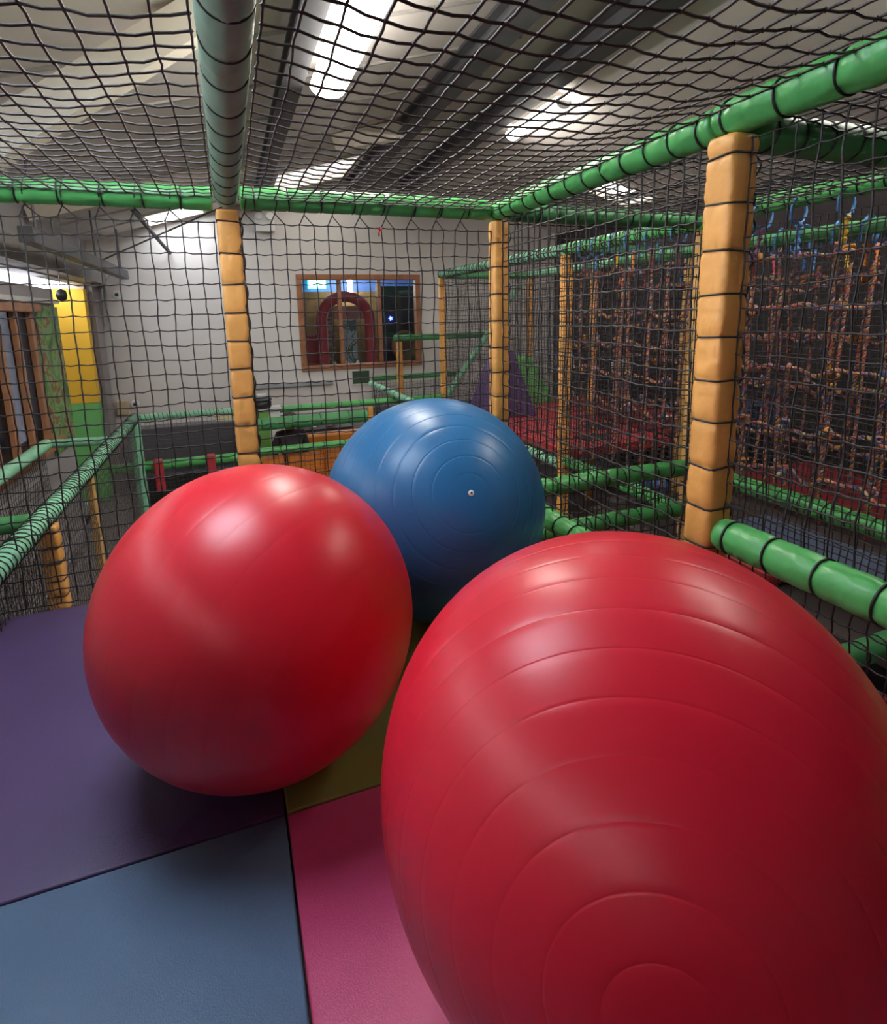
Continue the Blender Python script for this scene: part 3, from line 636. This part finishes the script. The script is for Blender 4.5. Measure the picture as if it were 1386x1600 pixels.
struct(MB().box((5.0, 12.6, 1.4), (.1, 2.8, 4.4)).obj('wall_beyond_right', DARKW), 'dark wall of the room beyond the window')
struct(MB().box((2.6, 12.6, -.4), (4.8, 2.8, .1)).obj('floor_beyond', FLOORM), 'floor of the room beyond the window')
struct(MB().box((2.6, 12.6, 3.4), (4.8, 2.8, .1)).obj('ceiling_beyond', mat('beyond_ceiling', (.35, .45, .8), .8)), 'pale blue ceiling of the room beyond the window')
tag(MB().box((0, 0, 0), (2.9, .08, 2.6)).obj('ochre_panel', mat('beyond_ochre', (.20, .12, .045), .7, .4), loc=(2.2, 13.6, .74)), 'brown ochre panel across the room beyond the window', 'panel')
tag(MB().box((0, 0, 0), (1.35, .3, 2.45)).obj('dark_play_hut', mat('dark_hut_green', (.025, .035, .033), .7, .5, 3), loc=(3.85, 12.5, .88), bevel=.01), 'dark painted hut behind the right pane', 'hut')
b = MB(); n = 24; R = .50
pts = [(-R, 0, -.465)]+[(-R, 0, z) for z in (.4, .8, 1.1)]+[(R*math.cos(PI-PI*k/n), 0, 1.25+R*math.sin(PI-PI*k/n)) for k in range(n+1)]+[(R, 0, z) for z in (1.1, .8, .4, -.465)]
b.tube(pts, .11, 12)
tag(b.obj('padded_arch', mat('arch_red', (.48, .05, .07), .4), smooth=True, loc=(2.30, 11.75, .12)), 'red padded arch seen through the window', 'arch')
tag(MB().box((0, 0, 0), (.75, .1, 1.45)).obj('red_play_panel', mat('panel_red', (.33, .03, .05), .5), loc=(1.45, 12.0, .38), bevel=.02), 'dark red play panel behind the left pane', 'panel')
t = thing('emergency_sign', 'green lit exit sign on the blue wall beyond the window', 'sign', (2.07, 13.9, 2.25))
MB().box((0, 0, 0), (.42, .04, .24)).obj('sign_board', emit('sign_green', (.05, .8, .55), 1.6), t)
s = MB(); s.box((-.12, -.025, 0), (.09, .008, .15)).box((0, -.025, .05), (.05, .008, .04)).beam((-.02, -.025, .03), (.03, -.025, -.03), .03, .01).beam((.03, -.025, -.03), (-.02, -.025, -.08), .02, .01).beam((.03, -.025, -.03), (.06, -.025, -.08), .02, .01).box((.14, -.025, 0), (.09, .008, .03)).beam((.19, -.025, 0), (.14, -.025, .05), .025, .01).beam((.19, -.025, 0), (.14, -.025, -.05), .025, .01)
s.obj('sign_symbol', emit('sign_white', (.8, 1, .95), 2.2), t)
t = thing('tube_lamp', 'white tube lamp hanging behind the arch', 'lamp', (2.72, 13.2, 1.95))
MB().lathe([(.05, 0), (.06, .02), (.06, .5), (.05, .52)], 16).obj('tube', emit('tube_lamp_white', (1, .97, .9), 26.0), t)
MB().tube([(0, 0, .52), (0, 0, 1.4)], .008, 6).obj('cord', DARKP, t)
t = thing('star_light', 'small blue glowing star light on the dark hut', 'light', (3.42, 12.33, 1.40))
s = MB(); pts = [(.055*(1 if k % 2 else .5)*math.cos(PI*k/5), .055*(1 if k % 2 else .5)*math.sin(PI*k/5)) for k in range(10)]
s.prism(pts, -.01, .0).obj('star', emit('star_blue', (.05, .08, 1), 6), t)
t = thing('wooden_wheel', 'round wooden wheel leaning behind the right pane', 'wheel', (3.6, 11.95, .30-.65))
MB().box((0, .1, .42), (.3, .3, .84)).obj('stand', WOOD, t)
MB().tube([(.24*math.cos(a), .0, 1.15+.3*math.sin(a)) for a in np.linspace(0, 2*PI, 25)[:-1]], .05, 8, closed=True).obj('rim', mat('wheel_wood', (.22, .10, .045), .6), t, smooth=True)
MB().box((0, .03, 1.15), (.42, .03, .5)).obj('hub_board', mat('wheel_board', (.14, .07, .04), .6), t)
t = thing('mirror_panel', 'pale picture panel framed inside the red arch', 'panel', (2.62, 13.2, .2))
for x in (-.15, .15): MB().box((x, 0, -.22), (.05, .04, .64)).obj('leg', WOOD, t)
MB().box((0, 0, .65), (.4, .04, 1.1)).obj('board', ramp_mat('picture_pale', [(0, (.5, .62, .6)), (.5, (.12, .2, .18)), (.56, (.6, .68, .66))], nscale=2), t)
MB().box((0, 0, 1.35), (.9, .06, .3)).obj('header', mat('picture_header', (.45, .22, .16), .6), t)
tag(MB().box((0, 0, 0), (.22, .22, 1.7)).obj('log_column', ramp_mat('log_bark', [(0, (.18, .12, .08)), (.5, (.3, .24, .2)), (.6, (.1, .06, .04))], scale=(1, 1, 4), nscale=3), loc=(2.15, 13.0, .9)), 'rough brown column inside the red arch', 'column')
for i, x in enumerate((1.95, 2.2, 2.42)):
    t = thing('toy_figure', ['left', 'middle', 'right'][i]+' small pale ornament on the sill inside the window', 'ornament', (x, 11.35, .35), 'small ornaments inside the window')
    MB().lathe([(.03, .0), (.06, .03), (.055, .1), (.03, .14)], 12).obj('body', mat('ornament_brown', (.4, .3, .22), .5), t, smooth=True)
    MB().lathe([(.01, .14), (.04, .16), (.045, .19), (.02, .23)], 12).obj('head', mat('ornament_pale', (.7, .6, .5), .5), t, smooth=True)
tag(MB().box((0, 0, 0), (2.2, .3, .08)).obj('inner_sill', mat('inner_sill_brown', (.15, .08, .06), .6), loc=(2.47, 11.4, .31)), 'dark sill shelf inside the window', 'shelf')

# ------------------------------------------------------------------ left wall: windows, mural, yellow pier
for wi, (y0, y1, z0, z1) in enumerate(LW):
    w = struct(bpy.data.objects.new('window_%d' % (wi+2), None)); COL.objects.link(w); w.location = (XL, y0, z0)
    w['label'] = ['brown wooden window at the left edge of the picture', 'brown wooden window nearer than the frame on the left'][wi]
    W_, H_ = y1-y0, z1-z0
    PW = mat('light_brown_wood', (.42, .20, .10), .5, .2, 6)
    for c, d in (((.02, W_/2, -.04), (.26, W_+.16, .09)), ((0, W_/2, H_+.03), (.2, W_+.1, .09))): MB().box((0, 0, 0), d).obj('frame_bar', PW, w, bevel=.008, loc=c)
    for k in range(4): MB().box((0, 0, 0), (.07, .1, H_)).obj('mullion', PW, w, bevel=.008, loc=(-.01, .05+k*(W_-.1)/3, H_/2))
    for k in range(3): MB().box((0, 0, 0), (.01, (W_-.1)/3-.1, H_)).obj('pane', glass('dark_pane', (.16, .165, .18), .08, .15), w, loc=(-.03, .05+(k+.5)*(W_-.1)/3, H_/2))
tag(MB().box((0, 0, 0), (.03, .88, 1.75)).obj('jungle_mural', ramp_mat('jungle_paint', [(0, (.06, .14, .04)), (.38, (.14, .30, .07)), (.47, (.22, .42, .16)), (.54, (.26, .12, .045)), (.6, (.35, .38, .14)), (.68, (.10, .13, .11))], nscale=3.2, distort=.6), loc=(XL+.018, 8.15, .80)), 'green and brown jungle mural panel beside the wooden window', 'mural')
tag(MB().box((0, 0, 0), (.06, 3.1, .05)).obj('mural_shelf', WHITEP, loc=(XL+.032, 7.05, 1.74)), 'white ledge above the wooden window and mural', 'ledge')
t = thing('painted_pier', 'yellow painted pier with a green foot in the far left corner', 'pier', (-2.36, 10.3, FL))
MB().box((0, 0, 0), (.68, .2, 1.6)).obj('green_foot', LEAFG, t, loc=(0, 0, .81))
MB().box((0, 0, 0), (.68, .2, 1.76)).obj('yellow_face', YELLOW, t, loc=(0, 0, 2.50))
struct(MB().box((-2.5, 8.56, .4), (.5, .08, 3.8)).obj('wall_recess_side', mat('recess_paint', (.5, .48, .48), .8)), 'near side wall of the recess')
struct(MB().box((-2.5, 9.5, FL-.06), (.7, 1.9, .1)).obj('floor_recess', FLOORM), 'floor of the recess before the yellow pier')
struct(MB().box((-2.78, 9.5, .33), (.1, 2.1, 3.46)).obj('wall_recess', mat('recess_paint', (.5, .48, .48), .8)), 'side wall of the recess before the yellow pier')
tag(MB().box((0, 0, 0), (.1, .5, 3.6)).obj('corner_column', mat('grey_column', (.28, .25, .25), .7), loc=(XL+.05, 10.72, .4)), 'grey column in the far left corner', 'column')
# small things on the white wall
def dome_cam(p, lab):
    t = thing('security_camera', lab, 'camera', p, 'white security cameras'); M = Matrix.Rotation(PI/2, 4, 'X')
    MB().lathe([(.07, 0), (.075, .03), (.06, .06)], 16, M=M).obj('base', WHITEP, t); MB().lathe([(.03, .055), (.028, .075), (.012, .09)], 16, M=M).obj('lens', DARKP, t, smooth=True)
dome_cam((-1.69, YF-.002, 1.91), 'round white security camera high on the white wall')
dome_cam((-1.62, YF-.002, .05), 'round white security camera beside the beige box')
tag(MB().box((0, 0, 0), (.19, .1, .24)).obj('junction_box', mat('beige_plastic', (.55, .45, .28), .5), loc=(-1.81, YF-.052, 0), bevel=.015), 'beige plastic box on the white wall near the left corner', 'box')
for i, dx in enumerate((0, .06)):
    tag(MB().tube([(0, 0, -.62), (.02, 0, .0), (-.02+.2*(1-i), 0, .25)], .012, 8).obj('conduit_pipe', mat('conduit_grey', (.45, .43, .43), .5), loc=(-1.93+dx, YF-.02, 2.0)), ['left', 'right'][i]+' of two thin conduit pipes in the wall corner', 'pipe')
tag(MB().box((0, 0, 0), (1.5, .06, .09)).obj('cable_trunking', mat('trunking_grey', (.36, .36, .38), .5), loc=(1.08, YF-.03, .22), bevel=.01), 'grey cable trunking on the wall below the window', 'trunking')
t = thing('wall_sign', 'dark green rectangular sign below the window corner', 'sign', (2.39, YF-.012, .13))
MB().box((0, 0, .14), (.36, .02, .28)).obj('board', WHITEP, t); MB().box((0, -.014, .15), (.34, .008, .25)).obj('face', mat('sign_dark_green', (.035, .07, .035), .5), t)
t = thing('emergency_spotlight', 'white twin emergency spotlight high beside the first post', 'light', (.77, YF-.08, 3.10))
MB().box((0, 0, 0), (.34, .14, .22)).obj('housing', WHITEP, t, bevel=.01)
for s in (-1, 1): MB().lathe([(.03, 0), (.065, .05), (.065, .09)], 14, M=Matrix.Translation((s*.1, -.02, .12)) @ Matrix.Rotation(PI*.4, 4, 'X')).obj('lamp_head', WHITEP, t)
t = thing('red_ribbon', 'tiny red ribbon knotted on the far net under the top rail', 'ribbon', (.885, YB-.012, 1.985))
MB().tube([(-.012, 0, .012), (0, -.006, 0), (.014, 0, .01)], .006, 6).obj('knot', mat('ribbon_red', (.75, .03, .02), .5), t, smooth=True)
MB().tube([(0, 0, 0), (-.006, 0, -.02), (-.004, .002, -.034)], .005, 6).obj('tail', MATS['ribbon_red'], t, smooth=True)
t = thing('string_light_lantern', 'small dark lantern hanging before the yellow pier', 'lantern', (XL+.25, 7.95, 1.80))
MB().lathe([(.01, .07), (.05, .05), (.06, 0), (.05, -.05), (.01, -.07)], 12).obj('globe', DARKP, t, smooth=True)
MB().tube([(0, 0, .07), (0, 0, roof_z(XL+.25)-1.80)], .006, 6).obj('cord', DARKP, t)

# ------------------------------------------------------------------ lower cafe corner
OR2 = mat('booth_orange', (.55, .20, .035), .45, .1, 3)
t = thing('cafe_counter', 'white and green striped counter front behind the first post', 'counter', (.36, 8.58, FL+.012))
MB().box((0, 0, .77), (.5, .3, 1.54)).obj('body', WHITEP, t)
MB().box((.0, -.155, .77), (.19, .012, 1.54)).obj('green_stripe', mat('stripe_green', (.16, .38, .09), .5), t)
MB().box((0, 0, 1.555), (.56, .36, .03)).obj('top', mat('counter_top', (.55, .55, .56), .4), t)
t = thing('round_canister', 'black round lidded canister with a white top on the striped counter', 'canister', (.36, 8.56, FL+.012+1.57))
MB().lathe([(.13, 0), (.15, .03), (.15, .10), (.12, .12)], 20).obj('body', DARKP, t, smooth=True)
MB().lathe([(.16, .12), (.165, .135), (.12, .17), (.08, .18)], 20).obj('lid', mat('lid_grey', (.06, .065, .075), .35), t, smooth=True)
MB().box((.02, -.02, .195), (.12, .1, .03)).obj('label_plate', WHITEP, t)
t = thing('booth_seat', 'orange padded booth bench behind the mid rail', 'bench', (1.42, 8.45, FL+.012))
MB().box((0, .12, .62), (.95, .18, 1.0)).obj('backrest', OR2, t, bevel=.04); MB().box((0, -.2, .22), (.95, .5, .44)).obj('seat', OR2, t, bevel=.04)
t = thing('orange_barrier', 'bright orange padded panel under the mid rail', 'panel', (.85, YN7+.1, FL+.012))
for i in range(3): MB().box((-.52+i*.52, 0, .52), (.5, .1, 1.0)).obj('pad', mat('barrier_orange', (.75, .22, .03), .45, .1), t, bevel=.03)
t = thing('cafe_table', 'small dark table with items beyond the green rail', 'table', (1.15, 9.35, FL+.012))
MB().box((0, 0, 1.05), (1.3, .5, .04)).obj('top', DARKP, t); MB().box((0, 0, .52), (.12, .12, 1.02)).obj('leg', DARKP, t)
for i, x in enumerate((.72, .95, 1.2, 1.45)):
    tag(MB().lathe([(.045, 0), (.05, .02), (.035, .1), (.05, .15)], 12).obj('table_cup', [WHITEP, DARKP, WHITEP, mat('pink_cup', (.7, .3, .35), .5)][i], smooth=True, loc=(x, 9.3, FL+1.085)), ['white cup at the left end of the dark table', 'black cup on the dark table', 'white cup in the middle of the dark table', 'pink cup at the right end of the dark table'][i], 'cup')
t = thing('grey_bench', 'dark padded bench against the wall behind the lower frame', 'bench', (-.6, 9.6, FL+.012))
MB().box((0, 0, .3), (1.7, .6, .5)).obj('seat', DARKP, t, bevel=.03); MB().box((0, .28, .8), (1.7, .14, .8)).obj('backrest', mat('bench_grey', (.09, .085, .10), .6), t, bevel=.03)
tag(MB().box((0, 0, 0), (.42, .04, .3)).obj('cream_notice', mat('notice_cream', (.75, .68, .42), .6), loc=(-.12, 9.95, -.2)), 'cream notice board seen through the lower net', 'notice')

# ------------------------------------------------------------------ people
def person(lab, loc, rz, joints, edges, radii, hair, mats, splits, group=None):
    me = bpy.data.meshes.new('person_skeleton'); names = list(joints); me.from_pydata([joints[n] for n in names], [(names.index(a), names.index(b)) for a, b in edges], [])
    o = bpy.data.objects.new('tmp', me); COL.objects.link(o)
    o.modifiers.new('skin', 'SKIN'); sd = o.modifiers.new('sub', 'SUBSURF'); sd.levels = 2; sd.render_levels = 2
    for i, n in enumerate(names):
        sv = me.skin_vertices[0].data[i]; r = radii[n]; sv.radius = r if isinstance(r, tuple) else (r, r)
        sv.use_root = (n == 'pelvis')
    bpy.context.view_layer.update(); dg = bpy.context.evaluated_depsgraph_get()
    m2 = bpy.data.meshes.new_from_object(o.evaluated_get(dg)); bpy.data.objects.remove(o)
    m2.name = 'body'; m2.materials.clear()
    for m in mats: m2.materials.append(m)
    for p in m2.polygons: p.material_index = splits(p.center); p.use_smooth = True
    t = thing('person', lab, 'person', loc, group); t.rotation_euler = (0, 0, rz)
    link('body', m2, t)
    if hair: hair(t)
    return t
J = {'pelvis': (0, 0, .88), 'waist': (0, 0, 1.02), 'chest': (0, 0, 1.25), 'neck': (0, -.01, 1.42), 'head': (0, .01, 1.53), 'crown': (0, .0, 1.63),
     'sl': (-.18, 0, 1.36), 'el': (-.25, .03, 1.1), 'hl': (-.2, .2, .95), 'fl': (-.17, .27, .93), 'sr': (.18, 0, 1.36), 'er': (.25, .03, 1.1), 'hr': (.2, .2, .95), 'fr': (.17, .27, .93),
     'tl': (-.1, 0, .84), 'kl': (-.11, .02, .47), 'al': (-.11, -.02, .08), 'ol': (-.11, .13, .03), 'tr': (.1, 0, .84), 'kr': (.11, .02, .47), 'ar': (.11, -.02, .08), 'or': (.11, .13, .03)}
E_ = [('pelvis','waist'),('waist','chest'),('chest','neck'),('neck','head'),('head','crown'),('chest','sl'),('sl','el'),('el','hl'),('hl','fl'),('chest','sr'),('sr','er'),('er','hr'),('hr','fr'),('pelvis','tl'),('tl','kl'),('kl','al'),('al','ol'),('pelvis','tr'),('tr','kr'),('kr','ar'),('ar','or')]
Rr = {'pelvis': (.15, .11), 'waist': (.14, .1), 'chest': (.17, .12), 'neck': .055, 'head': (.08, .1), 'crown': (.065, .08), 'sl': .07, 'el': .052, 'hl': .036, 'fl': .03, 'sr': .07, 'er': .052, 'hr': .036, 'fr': .03, 'tl': .09, 'kl': .065, 'al': .045, 'ol': .035, 'tr': .09, 'kr': .065, 'ar': .045, 'or': .035}
SKIN = mat('skin', (.55, .32, .23), .5)
def scaled(k, head=1.0):
    j = {n: tuple(c*k for c in v) for n, v in J.items()}; r = {n: tuple(c*k for c in v) if isinstance(v, tuple) else v*k for n, v in Rr.items()}
    for n in ('head', 'crown'): r[n] = tuple(c*head for c in r[n])
    return j, r
def hair_fn(k, m, long=0.0, head=1.0):
    def f(t):
        R = .125*k*head; zc = 1.57*k
        b = MB(); prof = []
        for i in range(9):
            a = PI*.5*i/8; prof.append((max(.004, R*math.cos(a)), R*1.05*math.sin(a)))
        if long: prof = [(R*.75, -long*k), (R*.95, -long*.5*k)]+prof
        b.lathe(prof, 16, M=Matrix.Translation((0, -.03*k, zc)))
        b.obj('hair', m, t, smooth=True)
        for s in (-1, 1):
            MB().lathe([(.003, -.011*k), (.011*k, 0), (.003, .011*k)], 8, M=Matrix.Translation((s*.036*k, .108*k*head, 1.545*k))).obj('eye', DARKP, t, smooth=True)
        MB().lathe([(.014*k, 0), (.003, .03*k)], 8, M=Matrix.Translation((0, .105*k*head, 1.52*k)) @ Matrix.Rotation(-PI/2, 4, 'X')).obj('nose', SKIN, t, smooth=True)
        MB().box((0, .10*k*head, 1.488*k), (.045*k, .012*k, .01*k)).obj('mouth', mat('lip', (.45, .14, .13), .5), t)
    return f
DK = mat('dark_coat', (.045, .03, .04), .8, .2, 8); JEANS = mat('dark_trousers', (.03, .035, .06), .8)
def split_adult(k):
    def f(c):
        z = c.z/k
        if z > 1.43: return 0
        if z > .86: return 0 if (c.y/k > .2 and z < 1.0) else 1
        return 2
    return f
j, r = scaled(.93)
person('person in a dark coat seen from behind beyond the mid rail', (.70, 8.02, FL+.012), .1, j, E_, r, hair_fn(.93, mat('dark_hair', (.03, .02, .018), .6), .1), [SKIN, DK, JEANS], split_adult(.93))
k = .60; j, r = scaled(k, 1.35)
person('child with long brown hair standing behind the green foam block', (5.45, 8.45, RP), 2.6, j, E_, r, hair_fn(k, mat('brown_hair', (.16, .075, .045), .6), .25, 1.35), [SKIN, mat('lilac_top', (.45, .36, .46), .8), mat('purple_leggings', (.15, .06, .2), .8)], split_adult(k))
k = .58; j, r = scaled(k, 1.35)
stripe, nt, bs = _bsdf('striped_top'); wv = nt.nodes.new('ShaderNodeTexWave'); wv.bands_direction = 'Z'; wv.inputs['Scale'].default_value = 9; tcn = nt.nodes.new('ShaderNodeTexCoord')
rp = nt.nodes.new('ShaderNodeValToRGB'); rp.color_ramp.interpolation = 'CONSTANT'; rp.color_ramp.elements[0].color = (.02, .02, .03, 1); rp.color_ramp.elements[1].color = (.7, .68, .7, 1); rp.color_ramp.elements[1].position = .5
nt.links.new(tcn.outputs['Object'], wv.inputs[0]); nt.links.new(wv.outputs['Fac'], rp.inputs[0]); nt.links.new(rp.outputs[0], bs.inputs['Base Color'])
person('child in a black and white striped top behind the rope net', (5.3, 6.75, RP), 2.9, j, E_, r, hair_fn(k, mat('dark_brown_hair', (.05, .03, .025), .6), .1, 1.35), [SKIN, stripe, mat('pink_trousers', (.55, .28, .32), .8)], split_adult(k))
